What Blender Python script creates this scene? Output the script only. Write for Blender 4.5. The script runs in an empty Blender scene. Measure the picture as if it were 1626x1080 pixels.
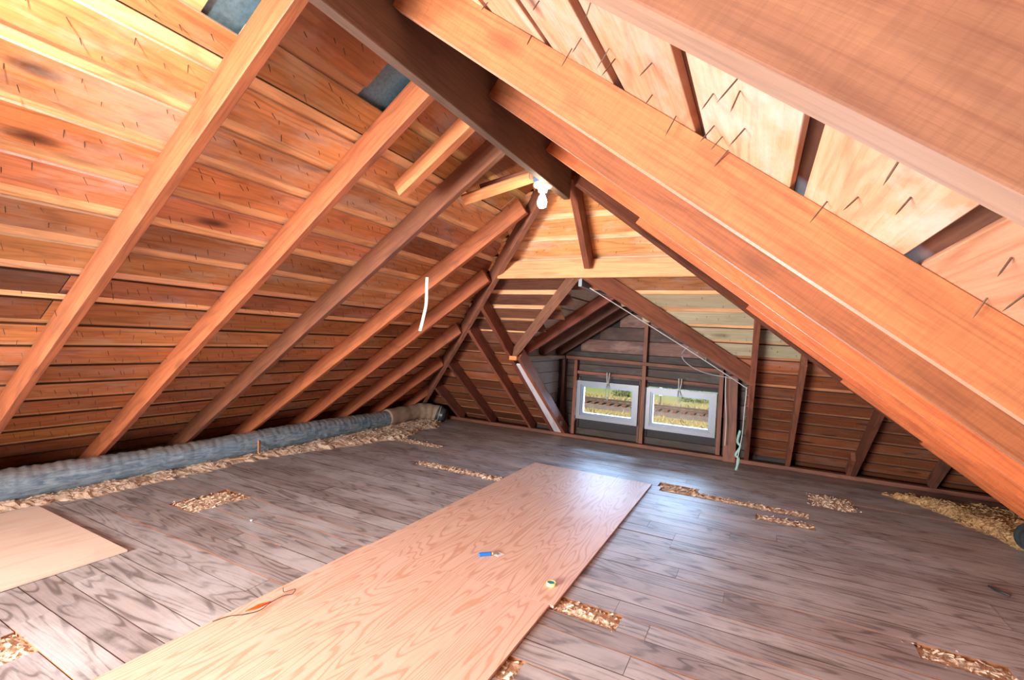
import bpy, bmesh, math, random
from mathutils import Vector as V, Matrix, noise
rnd = random.Random(7)
S = bpy.context.scene
COL = S.collection
rad = math.radians
H = 1.33                                    # camera height above the floor

# ------------------------------------------------------------------ camera
yaw, pitch, roll = rad(-27.448), rad(-.247), rad(3.099)
fw = V((math.sin(yaw)*math.cos(pitch), math.cos(yaw)*math.cos(pitch), math.sin(pitch)))
rt0 = V((math.cos(yaw), -math.sin(yaw), 0)); up0 = rt0.cross(fw)
rt = rt0*math.cos(roll)+up0*math.sin(roll); up = -rt0*math.sin(roll)+up0*math.cos(roll)
cam = bpy.data.cameras.new('camera'); co = bpy.data.objects.new('camera', cam); COL.objects.link(co)
cam.sensor_width = 36; cam.lens = 755.4*36/1626; cam.clip_start = .02; cam.clip_end = 400
co.matrix_world = Matrix(((rt.x, up.x, -fw.x, 0), (rt.y, up.y, -fw.y, 0), (rt.z, up.z, -fw.z, H), (0, 0, 0, 1)))
S.camera = co
F_PX = 755.4
def px(p):
    d = V(p)-V((0, 0, H)); w = d.dot(fw)
    if w < .05: return None
    return (813+F_PX*d.dot(rt)/w, 540-F_PX*d.dot(up)/w, w)

# ------------------------------------------------------------------ world, lights, exposure
W = bpy.data.worlds.new('sky'); S.world = W; W.use_nodes = True
nt = W.node_tree; bg = nt.nodes['Background']
sk = nt.nodes.new('ShaderNodeTexSky'); sk.sky_type = 'HOSEK_WILKIE'; sk.turbidity = 3
sk.sun_direction = V((-.3, -.6, .75)).normalized()
nt.links.new(sk.outputs[0], bg.inputs[0]); bg.inputs[1].default_value = .5
def light(kind, name, loc, target, energy, color, **kw):
    l = bpy.data.lights.new(name, kind); o = bpy.data.objects.new(name, l); COL.objects.link(o)
    l.energy = energy; l.color = color
    for k, v in kw.items(): setattr(l, k, v)
    o.location = loc
    o.rotation_euler = (V(target)-V(loc)).to_track_quat('-Z', 'Y').to_euler()
    return o
light('SUN', 'sun', (0, -20, 30), (8, 0, 0), 4.2, (1, .93, .82), angle=rad(.6))
# added unseen lamps imitating daylight through the two dormer windows: ground bounce, low sky
light('AREA', 'ground_bounce_fill', (-2.5, 17.5, -2.6), (-1.2, 6.3, .5), 3400, (.68, .83, 1), shape='RECTANGLE', size=9, size_y=3)
light('AREA', 'low_sky_fill', (-1.3, 14, 1.9), (-1.2, 6.3, .6), 2300, (.42, .66, 1), shape='RECTANGLE', size=12, size_y=2)
# the second bulb of the attic, on the ridge just behind the frame's upper edge
light('POINT', 'rear_bulb', (-1.46, .30, 2.22), (0, 0, 0), 30, (1, .86, .72), shadow_soft_size=.035)
# added fill lamps behind the photographer; no rear opening is known
light('AREA', 'rear_fill', (-2.5, -2.3, .85), (-.7, 3.3, .0), 84, (.92, .96, 1), shape='RECTANGLE', size=2.2, size_y=1.2, spread=rad(95))
light('AREA', 'rear_wide_fill', (-2.3, -2.45, 1.0), (-2.3, 3, 1.15), 125, (1, .95, .9), shape='RECTANGLE', size=1.6, size_y=1.0)
S.view_settings.view_transform = 'Standard'; S.view_settings.look = 'None'
S.view_settings.gamma = 1; S.view_settings.use_curve_mapping = False
S.view_settings.exposure = 1.0

# ------------------------------------------------------------------ materials
def newmat(name):
    m = bpy.data.materials.new(name); m.use_nodes = True
    n = m.node_tree; b = n.nodes['Principled BSDF']; return m, n, b
def node(n, t, **kw):
    x = n.nodes.new('ShaderNode'+t)
    for k, v in kw.items(): setattr(x, k, v)
    return x
def ramp(n, src, stops):
    r = node(n, 'ValToRGB'); e = r.color_ramp.elements
    while len(e) < len(stops): e.new(.5)
    for i, (p, c) in enumerate(stops):
        e[i].position = p; e[i].color = (c if len(c) == 4 else (*c, 1)) if not isinstance(c, (int, float)) else (c, c, c, 1)
    n.links.new(src, r.inputs[0]); return r.outputs[0]
def mix(n, a, b, f, mode='MIX'):
    m = node(n, 'Mix', data_type='RGBA', blend_type=mode)
    for s, v in ((m.inputs[0], f), (m.inputs[6], a), (m.inputs[7], b)):
        if hasattr(v, 'is_linked') or hasattr(v, 'links'): n.links.new(v, s)
        elif isinstance(v, (int, float)): s.default_value = v
        else: s.default_value = (*v, 1)
    return m.outputs[2]
def math_(n, op, a, b=0.0, c=None):
    m = node(n, 'Math', operation=op)
    for i, v in enumerate((a, b) if c is None else (a, b, c)):
        if isinstance(v, (int, float)): m.inputs[i].default_value = v
        else: n.links.new(v, m.inputs[i])
    return m.outputs[0]
def objvec(n, sc=(1, 1, 1), shift=True):
    tc = node(n, 'TexCoord'); oi = node(n, 'ObjectInfo')
    mp = node(n, 'Mapping'); mp.inputs['Scale'].default_value = sc
    if shift:
        k = node(n, 'VectorMath', operation='SCALE'); k.inputs[0].default_value = (37, 19, 11); n.links.new(oi.outputs['Random'], k.inputs['Scale'])
        a = node(n, 'VectorMath', operation='ADD'); n.links.new(tc.outputs['Object'], a.inputs[0]); n.links.new(k.outputs[0], a.inputs[1])
        n.links.new(a.outputs[0], mp.inputs[0])
    else: n.links.new(tc.outputs['Object'], mp.inputs[0])
    return mp.outputs[0], oi
def noisen(n, vec, scale, detail=3, rough=.55, dist=0):
    x = node(n, 'TexNoise'); x.inputs['Scale'].default_value = scale; x.inputs['Detail'].default_value = detail
    x.inputs['Roughness'].default_value = rough; x.inputs['Distortion'].default_value = dist
    n.links.new(vec, x.inputs['Vector']); return x.outputs[0]

def wood(name, ca, cb, cdark, ring=.35, ringn=9, fine=.5, rough=.62, tint=.25, knots=.6, stain=.3, saw=0, bump=.25, white=0, scale=1.0, dust=None, spec=.35):
    m, n, b = newmat(name)
    v1, oi = objvec(n, (1.1*scale, 26*scale, 26*scale)); f1 = noisen(n, v1, 3.2, 6, .62, .3)
    v2, _ = objvec(n, (.75*scale, 5.5*scale, 5.5*scale)); f2 = noisen(n, v2, 1.0, 2, .45, .25)
    rg = math_(n, 'PINGPONG', math_(n, 'MULTIPLY', f2, float(ringn)), .5)
    rg = ramp(n, math_(n, 'MULTIPLY', rg, 2.0), [(0.0, 0), (.62, .08), (.9, 1), (1, .9)])
    col = mix(n, ca, cb, ramp(n, f1, [(.3, 0), (.7, 1)]))
    col = mix(n, col, cdark, math_(n, 'MULTIPLY', rg, float(ring)))
    if fine: col = mix(n, col, cdark, math_(n, 'MULTIPLY', ramp(n, f1, [(.52, 0), (.72, 1)]), float(fine)*.5))
    v3, _ = objvec(n, (1.6, 2.4, 2.4)); f3 = noisen(n, v3, 1.3, 4, .6)
    col = mix(n, col, cdark, math_(n, 'MULTIPLY', ramp(n, f3, [(.46, 0), (.72, 1)]), float(stain)))
    if knots:
        v4, _ = objvec(n, (2.1, 6.2, 6.2)); vo = node(n, 'TexVoronoi'); vo.inputs['Scale'].default_value = .8; n.links.new(v4, vo.inputs['Vector'])
        col = mix(n, col, (cdark[0]*.4, cdark[1]*.35, cdark[2]*.35), math_(n, 'MULTIPLY', ramp(n, vo.outputs['Distance'], [(.05, 1), (.12, .55), (.17, 0)]), float(knots)))
    if saw:
        v5, _ = objvec(n, (95, 7, 7)); f5 = noisen(n, v5, 1.5, 3, .6, 1.2)
        col = mix(n, col, cdark, math_(n, 'MULTIPLY', ramp(n, f5, [(.45, 0), (.6, 1)]), float(saw)))
    if white:
        v6, _ = objvec(n, (1.0, 2.2, 2.2)); f6 = noisen(n, v6, 2.3, 5, .65)
        col = mix(n, col, (.62, .58, .53), math_(n, 'MULTIPLY', ramp(n, f6, [(.5, 0), (.64, 1)]), float(white)))
    if dust:
        g = node(n, 'NewGeometry'); mp = node(n, 'Mapping'); mp.inputs['Scale'].default_value = dust[1]; n.links.new(g.outputs['Position'], mp.inputs[0])
        fd = noisen(n, mp.outputs[0], 1.0, 6, .62, .4)
        col = mix(n, col, dust[0], math_(n, 'MULTIPLY', ramp(n, fd, [(.45, 0), (.60, 1)]), float(dust[2])))
        if len(dust) > 3:                       # old spill of sand-brown dust along the far plate
            sp = node(n, 'SeparateXYZ'); n.links.new(g.outputs['Position'], sp.inputs[0])
            e = math_(n, 'ADD', sp.outputs['Y'], math_(n, 'MULTIPLY', fd, .55))
            col = mix(n, col, dust[3], math_(n, 'MULTIPLY', ramp(n, math_(n, 'MULTIPLY_ADD', e, 2.2, -2.2*5.98-.2), [(0, 0), (1, 1)]), .8))
    lo = 1-tint
    tr = ramp(n, oi.outputs['Random'], [(0, (lo, lo*.92, lo*.88)), (.5, (1, 1, 1)), (1, (1+tint*.35, 1+tint*.3, 1+tint*.2))])
    col = mix(n, col, tr, 1.0, 'MULTIPLY'); col = mix(n, col, oi.outputs['Color'], 1.0, 'MULTIPLY')
    n.links.new(col, b.inputs['Base Color'])
    b.inputs['Roughness'].default_value = rough; b.inputs['Specular IOR Level'].default_value = spec
    bp = node(n, 'Bump'); bp.inputs['Strength'].default_value = bump; bp.inputs['Distance'].default_value = .004
    n.links.new(f1, bp.inputs['Height']); n.links.new(bp.outputs[0], b.inputs['Normal'])
    return m
def plain(name, col, rough=.5, metal=0, var=.12, nscale=30, bump=.1, emit=None, spec=.5):
    m, n, b = newmat(name)
    v, oi = objvec(n); f = noisen(n, v, nscale, 4, .6)
    c = mix(n, tuple(x*(1-var) for x in col), tuple(min(1, x*(1+var)) for x in col), f)
    c = mix(n, c, oi.outputs['Color'], 1.0, 'MULTIPLY')
    n.links.new(c, b.inputs['Base Color']); b.inputs['Roughness'].default_value = rough; b.inputs['Metallic'].default_value = metal
    b.inputs['Specular IOR Level'].default_value = spec
    if bump:
        bp = node(n, 'Bump'); bp.inputs['Strength'].default_value = bump; bp.inputs['Distance'].default_value = .003
        n.links.new(f, bp.inputs['Height']); n.links.new(bp.outputs[0], b.inputs['Normal'])
    if emit:
        b.inputs['Emission Color'].default_value = (*emit[0], 1); b.inputs['Emission Strength'].default_value = emit[1]
    return m
M = {}
M['sheath'] = wood('sheathing_board_wood', (.66, .29, .115), (.52, .20, .072), (.20, .07, .03), ring=.38, tint=.35, knots=.95, stain=.45, white=.28)
M['sheathR'] = wood('right_sheathing_wood', (.78, .43, .28), (.68, .33, .18), (.30, .11, .05), ring=.3, tint=.2, knots=.9, stain=.15, white=.6)  # pale tone and white mix paint window daylight onto these boards
M['batten'] = wood('upper_layer_wood', (.84, .54, .30), (.74, .43, .21), (.24, .09, .035), ring=.3, tint=.35, knots=.4, stain=.3)
M['rafter'] = wood('rafter_wood', (.42, .145, .06), (.30, .095, .04), (.10, .034, .018), ring=.3, tint=.3, knots=.5, stain=.4, spec=.4, rough=.55)
M['rafterR'] = wood('sawn_rafter_wood', (.52, .205, .075), (.38, .13, .048), (.14, .045, .02), ring=.25, tint=.08, knots=.35, stain=.35, saw=.14)
M['edgeR'] = wood('rafter_lower_edge', (.86, .50, .33), (.76, .42, .27), (.45, .2, .1), ring=.15, tint=.05, knots=.1, stain=.2)  # paler lower faces: a different cut, plus painted bounce light from the floor
M['edge0'] = wood('nearest_rafter_lower_edge', (.78, .42, .20), (.66, .33, .15), (.35, .2, .12), ring=.1, tint=.05, knots=.2, stain=.4)  # nearest lower face, lightened by the same painted bounce
M['ridge'] = wood('ridge_wood', (.17, .10, .07), (.12, .072, .052), (.045, .028, .022), ring=.2, tint=.1, knots=.2, stain=.3)
M['header'] = wood('header_wood', (.72, .37, .17), (.60, .27, .11), (.32, .12, .05), ring=.4, tint=.1, knots=.3, stain=.15)
M['dark'] = wood('aged_dark_wood', (.20, .085, .05), (.13, .055, .035), (.04, .02, .016), ring=.35, tint=.4, knots=.5, stain=.5)
M['wall'] = wood('wall_board_wood', (.15, .085, .06), (.09, .055, .042), (.025, .018, .016), ring=.35, tint=.5, knots=.5, stain=.6, white=.12)
M['pale'] = wood('blue_tinted_board', (.74, .82, .86), (.66, .74, .78), (.36, .40, .42), ring=.1, tint=.12, knots=.1, stain=.12)  # blue-grey tone carries the window daylight on the cheek boards
M['white'] = wood('whitewashed_or_daylit_board', (.72, .68, .63), (.60, .55, .49), (.22, .12, .07), ring=.15, tint=.15, knots=.5, stain=.25)
M['plank'] = wood('floor_plank_wood', (.50, .455, .45), (.37, .335, .335), (.12, .098, .093), ring=.75, ringn=14, tint=.22, knots=.25, stain=.3, rough=.52, spec=.5,
                  dust=((.56, .55, .57), (2.6, 5.0, 1), .6, (.22, .12, .06)), bump=.2)
M['rawdim'] = wood('plank_edge_orange', (.40, .17, .07), (.3, .12, .05), (.12, .05, .02), ring=.2, tint=.1, knots=0, stain=.2)
M['edge'] = wood('plank_edge_wood', (.10, .06, .04), (.07, .04, .03), (.03, .02, .015), ring=.2, tint=.1, knots=0, stain=.2)
M['raw'] = wood('fresh_cut_wood', (.75, .27, .08), (.62, .2, .06), (.3, .09, .03), ring=.2, tint=.1, knots=0, stain=.2)
M['ply'] = wood('plywood_face', (.84, .58, .45), (.78, .52, .40), (.56, .23, .12), ring=.55, ringn=22, fine=.3, rough=.5, tint=.02, knots=.35, stain=.2, scale=1.0, bump=.08)
M['plyL'] = wood('pale_plywood_face', (.86, .70, .58), (.82, .64, .52), (.66, .46, .33), ring=.3, ringn=7, fine=.15, rough=.55, tint=.02, knots=.0, stain=.12, scale=.8, bump=.06)
M['nail'] = plain('nail_steel', (.14, .085, .06), .5, .5, .4, 200)
M['cut'] = wood('bulb_lit_board_edge', (.62, .50, .42), (.52, .40, .33), (.28, .16, .1), ring=.1, tint=.15, knots=0, stain=.3)  # pale tone paints bulb light on the upper board edges
M['felt'] = plain('roofing_felt', (.035, .028, .026), .9, 0, .3, 20)
M['patch'] = plain('blue_mesh_felt', (.10, .20, .27), .55, 0, .6, 60, .4)
M['vinyl'] = plain('white_vinyl', (.21, .21, .245), .35, 0, .03, 20, 0)
M['vinylb'] = plain('white_vinyl_sash', (.18, .22, .30), .35, 0, .03, 20, 0)
M['cord'] = plain('white_cord', (.50, .49, .46), .6, 0, .08, 80)
M['cordd'] = plain('grey_cable', (.22, .22, .21), .5, 0, .1, 80)
M['ceramic'] = plain('white_porcelain', (.85, .83, .78), .25, 0, .02, 20, 0)
M['box'] = plain('blue_plastic_box', (.08, .20, .36), .45, 0, .15, 40)
M['blackduct'] = plain('black_duct_skin', (.035, .045, .05), .4, 0, .4, 30, .3)
M['blue'] = plain('blue_plastic', (.01, .16, .62), .35, 0, .05, 20, 0)
M['yellow'] = plain('yellow_plastic', (.8, .68, .12), .4, 0, .05, 20, 0)
M['teal'] = plain('teal_plastic', (.02, .34, .40), .3, 0, .05, 20, 0)
M['paper'] = plain('white_card', (.78, .78, .80), .6, 0, .04, 20, 0)
M['ink'] = plain('grey_ink', (.30, .32, .36), .6, 0, .1, 20, 0)
M['orange'] = plain('orange_plastic', (.80, .12, .02), .4, 0, .15, 30, 0)
M['black'] = plain('black_rubber', (.02, .02, .022), .5, 0, .2, 20, 0)
M['green'] = plain('green_wire', (.22, .36, .31), .5, 0, .2, 40, 0)

def ductmat():
    m, n, b = newmat('crinkled_duct_wrap')
    v, oi = objvec(n, (16, 3.2, 16), False); f = noisen(n, v, 2.2, 6, .65, 1.2)
    v2, _ = objvec(n, (1.5, 1.5, 1.5), False); g = noisen(n, v2, 1.5, 4, .6)
    c = mix(n, (.13, .22, .31), (.42, .54, .62), ramp(n, f, [(.35, 0), (.7, 1)]))
    # dust settled on the upper side of the wrap
    ge = node(n, 'NewGeometry'); sp = node(n, 'SeparateXYZ'); n.links.new(ge.outputs['Normal'], sp.inputs[0])
    d = math_(n, 'MULTIPLY', ramp(n, sp.outputs['Z'], [(.45, 0), (.95, 1)]), ramp(n, g, [(.35, .35), (.65, .9)]))
    c = mix(n, c, (.36, .33, .30), d)
    n.links.new(c, b.inputs['Base Color']); b.inputs['Roughness'].default_value = .38; b.inputs['Metallic'].default_value = .25
    bp = node(n, 'Bump'); bp.inputs['Strength'].default_value = .6; bp.inputs['Distance'].default_value = .012
    n.links.new(f, bp.inputs['Height']); n.links.new(bp.outputs[0], b.inputs['Normal']); return m
M['duct'] = ductmat()
def insmat(name, a, bcol, cd):
    m, n, b = newmat(name)
    v, oi = objvec(n, (1, 1, 1), False); f = noisen(n, v, 60, 6, .7, 1.0); g = noisen(n, v, 9, 4, .6, .5)
    c = mix(n, a, bcol, ramp(n, f, [(.35, 0), (.65, 1)])); c = mix(n, c, cd, ramp(n, f, [(.25, .8), (.4, 0)]))
    c = mix(n, c, bcol, math_(n, 'MULTIPLY', ramp(n, g, [(.45, 0), (.7, 1)]), .5))
    n.links.new(c, b.inputs['Base Color']); b.inputs['Roughness'].default_value = .95
    bp = node(n, 'Bump'); bp.inputs['Strength'].default_value = .9; bp.inputs['Distance'].default_value = .01
    n.links.new(f, bp.inputs['Height']); n.links.new(bp.outputs[0], b.inputs['Normal']); return m
M['ins'] = insmat('loose_insulation', (.74, .64, .55), (.62, .38, .22), (.32, .18, .10))
M['insR'] = insmat('shavings_insulation', (.66, .44, .22), (.48, .25, .09), (.14, .07, .03))
M['insH'] = insmat('sawdust_fill', (.92, .76, .60), (.84, .58, .38), (.55, .30, .15))

# ------------------------------------------------------------------ building helpers
def tag(o, label=None, cat=None, group=None, kind=None):
    if label: o['label'] = label
    if cat: o['category'] = cat
    if group: o['group'] = group
    if kind: o['kind'] = kind
    return o
def empty(name, loc, label=None, cat=None, group=None, kind=None):
    o = bpy.data.objects.new(name, None); COL.objects.link(o); o.location = loc; o.empty_display_size = .1
    return tag(o, label, cat, group, kind)
def place(o, parent, mw=None):
    COL.objects.link(o)
    if mw is None: mw = Matrix.Identity(4)
    if parent is not None:
        chain = Matrix.Identity(4); p = parent
        pm = world_of(parent)
        o.parent = parent; o.matrix_parent_inverse = Matrix.Identity(4); o.matrix_local = pm.inverted() @ mw
    else: o.matrix_local = mw
    WM[o.name] = mw
    return o
WM = {}
def world_of(o):
    return WM[o.name] if o.name in WM else Matrix.Translation(o.location)
def meshobj(name, verts, faces, mat, parent=None, mw=None, smooth=False, mats=None, fm=None):
    me = bpy.data.meshes.new(name); me.from_pydata([tuple(v) for v in verts], [], faces)
    for m in (mats or [mat]): me.materials.append(m)
    if fm: me.polygons.foreach_set('material_index', fm)
    if smooth: me.polygons.foreach_set('use_smooth', [True]*len(me.polygons))
    me.update(); o = bpy.data.objects.new(name, me)
    return place(o, parent, mw)
def frame(p0, p1, upv):
    x = (V(p1)-V(p0)).normalized(); z = V(upv); z = (z-x*z.dot(x)).normalized(); y = z.cross(x)
    return Matrix(((x.x, y.x, z.x, p0[0]), (x.y, y.y, z.y, p0[1]), (x.z, y.z, z.z, p0[2]), (0, 0, 0, 1)))
def bar(name, p0, p1, upv, w, d, mat, parent=None, c=.003, mats=None, endcut=0, wob=0, side=None):
    """square-sawn length of timber: p0-p1 runs along the middle of its inner face, d is its depth along upv"""
    L = (V(p1)-V(p0)).length; h = w/2; c = min(c, w*.2, d*.2)
    sec = [(-h+c, 0), (h-c, 0), (h, c), (h, d-c), (h-c, d), (-h+c, d), (-h, d-c), (-h, c)]
    nseg = 1 if not wob else max(2, int(L/.25)); vs = []; fs = []; fm = []
    for i in range(nseg+1):
        t = i/nseg; oy = oz = 0
        if wob:
            q = V((t*L*.9+p0[0]*3.1, p0[1]*2.3, p0[2])); oy = wob*noise.noise(q)*.7; oz = wob*noise.noise(q+V((9, 4, 2)))
        for k, (y, z) in enumerate(sec):
            ex = 0
            if endcut: ex = (endcut if i == nseg else -0)*(z/d)
            vs.append((t*L+ex, y+oy, z+oz))
    for i in range(nseg):
        for k in range(8):
            a = i*8+k; b = i*8+(k+1) % 8; fs.append((a, b, b+8, a+8)[::-1]); fm.append(0 if (side is None or k == side) else 1)
    fs.append(tuple(range(8))); fs.append(tuple(range(nseg*8+7, nseg*8-1, -1))); fm += [1, 1] if mats else [0, 0]
    o = meshobj(name, vs, fs, mat, parent, frame(p0, p1, upv), mats=mats, fm=fm if mats else None)
    return o
def boxmesh(name, lo, hi, mat, parent=None, c=0, mats=None, fm=None):
    x0, y0, z0 = lo; x1, y1, z1 = hi
    org = V(((x0+x1)/2, (y0+y1)/2, z0)); bm = bmesh.new()
    bmesh.ops.create_cube(bm, size=1)
    for v in bm.verts: v.co = V((v.co.x*(x1-x0), v.co.y*(y1-y0), (v.co.z+.5)*(z1-z0)))
    if c: bmesh.ops.bevel(bm, geom=bm.edges[:], offset=c, segments=1, affect='EDGES')
    me = bpy.data.meshes.new(name); bm.to_mesh(me); bm.free(); me.materials.append(mat)
    o = bpy.data.objects.new(name, me); return place(o, parent, Matrix.Translation(org))
def tube(name, pts, r, mat, parent=None, n=6, rfun=None):
    pts = [V(p) for p in pts]; vs = []; fs = []; o0 = pts[0]
    ref = V((0, 0, 1)) if abs((pts[1]-pts[0]).normalized().z) < .9 else V((1, 0, 0))
    for i, p in enumerate(pts):
        t = (pts[min(i+1, len(pts)-1)]-pts[max(i-1, 0)]).normalized()
        a = t.cross(ref)
        if a.length < .05: a = t.cross(V((0, 1, 0)))
        a.normalize(); b = t.cross(a)
        rr = r if rfun is None else rfun(i/(len(pts)-1))
        for k in range(n):
            an = 2*math.pi*k/n; vs.append(p-o0+(a*math.cos(an)+b*math.sin(an))*rr)
    for i in range(len(pts)-1):
        for k in range(n):
            q = i*n+k; w = i*n+(k+1) % n; fs.append((q, w, w+n, q+n))
    fs.append(tuple(range(n-1, -1, -1))); fs.append(tuple(range((len(pts)-1)*n, len(pts)*n)))
    return meshobj(name, vs, fs, mat, parent, Matrix.Translation(o0), smooth=True)
def spline(ctrl, n=8):
    P = [V(c) for c in ctrl]; out = []
    for i in range(len(P)-1):
        a, b, c, d = P[max(i-1, 0)], P[i], P[i+1], P[min(i+2, len(P)-1)]
        for k in range(n):
            t = k/n; out.append(.5*((2*b)+(c-a)*t+(2*a-5*b+4*c-d)*t*t+(3*b-a-3*c+d)*t**3))
    return out+[P[-1]]
def lathe(name, prof, mat, parent, mw, n=24):
    vs = []; fs = []
    for r, z in prof:
        for k in range(n): a = 2*math.pi*k/n; vs.append((r*math.cos(a), r*math.sin(a), z))
    for i in range(len(prof)-1):
        for k in range(n): q = i*n+k; w = i*n+(k+1) % n; fs.append((q, w, w+n, q+n))
    fs.append(tuple(range(n-1, -1, -1))); fs.append(tuple(range((len(prof)-1)*n, len(prof)*n)))
    return meshobj(name, vs, fs, mat, parent, mw, smooth=True)

# ------------------------------------------------------------------ roof geometry (inner faces of the rafters)
TL = math.tan(rad(34.5)); TR = TH = math.tan(rad(37)); XL, XR, YH = -4.95, 2.083, 6.30
DEP = .14                                           # rafter depth
class Slope:
    def __init__(s, O, a, sl, n): s.O, s.a, s.s, s.n = V(O), V(a), V(sl), V(n)
    def pt(s, al, S, off): return s.O+s.a*al+s.s*S+s.n*off
cL, sL = math.cos(rad(34.5)), math.sin(rad(34.5)); c7, s7 = math.cos(rad(37)), math.sin(rad(37))
SLP = {'L': Slope((XL, 0, 0), (0, 1, 0), (cL, 0, sL), (-sL, 0, cL)),
       'R': Slope((XR, 0, 0), (0, 1, 0), (-c7, 0, s7), (s7, 0, c7)),
       'H': Slope((0, YH, 0), (1, 0, 0), (0, -c7, s7), (0, s7, c7))}
TD = math.tan(rad(33.6)); cD, sD = math.cos(rad(33.6)), math.sin(rad(33.6))
SLP['DL'] = Slope((-2.48, 0, 1.11), (0, 1, 0), (cD, 0, sD), (-sD, 0, cD))
SLP['DR'] = Slope((-.06, 0, 1.04), (0, 1, 0), (-cD, 0, sD), (sD, 0, cD))
def zL(x): return TL*(x-XL)
def zR(x): return TR*(XR-x)
def zH(y): return TH*(YH-y)
VA = (-1.38, 1.85)
def vleft(zp): return VA[0]-(VA[1]-zp)*1.486 if zp > 1.11 else -2.48
def vright(zp): return VA[0]+(VA[1]-zp)*1.61 if zp > 1.03 else -.06

NAILS = []                                          # (point, direction, length, board object)
def board(sl, S0, S1, a0, a1, off, d, mat, parent, color=None, name='board', nails=0, nl=.03, cut=False):
    s = SLP[sl]; w = S1-S0; mid = (S0+S1)/2
    j = rnd.uniform(-.002, .002); tw = rnd.uniform(-.003, .003)
    p0 = s.pt(a0, mid-tw, off+j); p1 = s.pt(a1, mid+tw, off+j)
    o = bar(name, p0, p1, s.n, w, d, mat, parent, c=.0015, mats=[mat, M['cut'] if (S0+S1)/2*s.s.z > 1.45 else M['edge']] if cut else None, side=0 if cut else None)  # edge colour imitates bulb light: pale high on the slope, dark lower down
    if color: o.color = (*color, 1)
    if nails:
        a = a0+.03
        while a < a1-.03:
            S_ = mid+rnd.choice([-.28, .05, .3])*w+rnd.uniform(-.02, .02)
            q = s.pt(a, S_, off); dr = (-s.n+s.a*rnd.uniform(-.25, .25)+s.s*rnd.uniform(-.3, .15)).normalized()
            NAILS.append((q, dr, nl*rnd.uniform(.6, 1.25), o)); a += rnd.uniform(.4, 1.6)*nails
    return o

ceilL = empty('ceiling', (XL, 2, 0), 'left roof slope of spaced orange-brown sheathing boards bristling with nail points', 'ceiling', kind='structure')
ceilR = empty('ceiling', (XR, 2, 0), 'right roof slope of sheathing boards coloured pale for window light, with long nails above the nearest rafters', 'ceiling', kind='structure')
ceilH = empty('ceiling', (-1.2, YH, 0), 'hipped end slope of horizontal sheathing boards around the dormer opening', 'ceiling', kind='structure')
ceilD = empty('ceiling', (-1.3, 5.6, 1.1), 'small pitched dormer roof with whitewashed boards above the two windows', 'ceiling', kind='structure')

# --- left slope rows
PITCH = .2235; SK0 = (2.53-.1154)/sL
def shade():
    r = rnd.random()
    if r < .04: return (.42, .36, .36)
    if r < .22: return (.68, .58, .54)
    if r < .36: return (1.12, 1.18, 1.3)
    v = rnd.uniform(.86, 1.12); return (v, v*rnd.uniform(.92, 1.08), v*rnd.uniform(.85, 1.15))
Ltop_y = lambda zp: YH-zp/TH
raft_y = [-2.0, -1.3, -.6, -.02, .38, 1.08, 1.82, 2.53, 3.2, 3.87, 4.5, 5.12, 5.79]
for k in range(-1, 21):
    Sd = SK0-k*PITCH; gap = rnd.uniform(.058, .072) if k < 9 else rnd.uniform(.044, .06)
    S1 = Sd; S0 = Sd-PITCH+gap
    zp = (S1+S0)/2*sL; ye = Ltop_y(zp)+.12
    if zp < -.15: break
    cuts = [1.06, 3.2] if k in (1, 8, 9) else sorted(rnd.sample([y for y in raft_y if y < ye-.5 and y > -1.5 and y not in (1.08, 1.82)], 2)) if ye > 1.5 else []
    segs = []; a = -2.55
    for c_ in cuts+[ye]: segs.append((a+.002, c_-.002)); a = c_
    holes = [(.93, 1.075), (1.60, 1.80)] if k == 0 else []
    for h0, h1 in holes:
        ns = []
        for s0, s1 in segs:
            if s1 <= h0 or s0 >= h1: ns.append((s0, s1)); continue
            if s0 < h0: ns.append((s0, h0))
            if s1 > h1: ns.append((h1, s1))
        segs = ns
    for s0, s1 in segs:
        col = shade()
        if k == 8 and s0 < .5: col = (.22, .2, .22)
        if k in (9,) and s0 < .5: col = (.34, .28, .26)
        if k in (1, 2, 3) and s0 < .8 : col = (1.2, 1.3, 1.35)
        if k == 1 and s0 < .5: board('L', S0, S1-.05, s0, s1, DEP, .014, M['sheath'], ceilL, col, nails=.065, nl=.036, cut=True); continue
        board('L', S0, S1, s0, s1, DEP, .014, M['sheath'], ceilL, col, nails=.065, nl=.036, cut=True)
    # the layer above, seen through the gap below line k
    hb = [(.93, 1.075), (1.60, 1.80)] if k in (0, 1) else []
    a = -2.55
    pieces = [(-2.55, ye)]
    for h0, h1 in hb:
        ns = []
        for s0, s1 in pieces:
            if s0 < h0 < s1: ns += [(s0, h0), (h1, s1)]
            else: ns.append((s0, s1))
        pieces = ns
    for s0, s1 in pieces:
        board('L', Sd-.05, Sd+.056, s0, s1, DEP+.0145, .012, M['batten'], ceilL, tuple(min(1.25, c_*1.1+.1) for c_ in shade()))
for (y0, y1) in ((.86, 1.10), (1.56, 1.84)):
    board('L', SK0-PITCH-.10, SK0+.05, y0, y1, DEP+.031, .006, M['patch'], ceilL, name='felt_patch')
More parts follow.
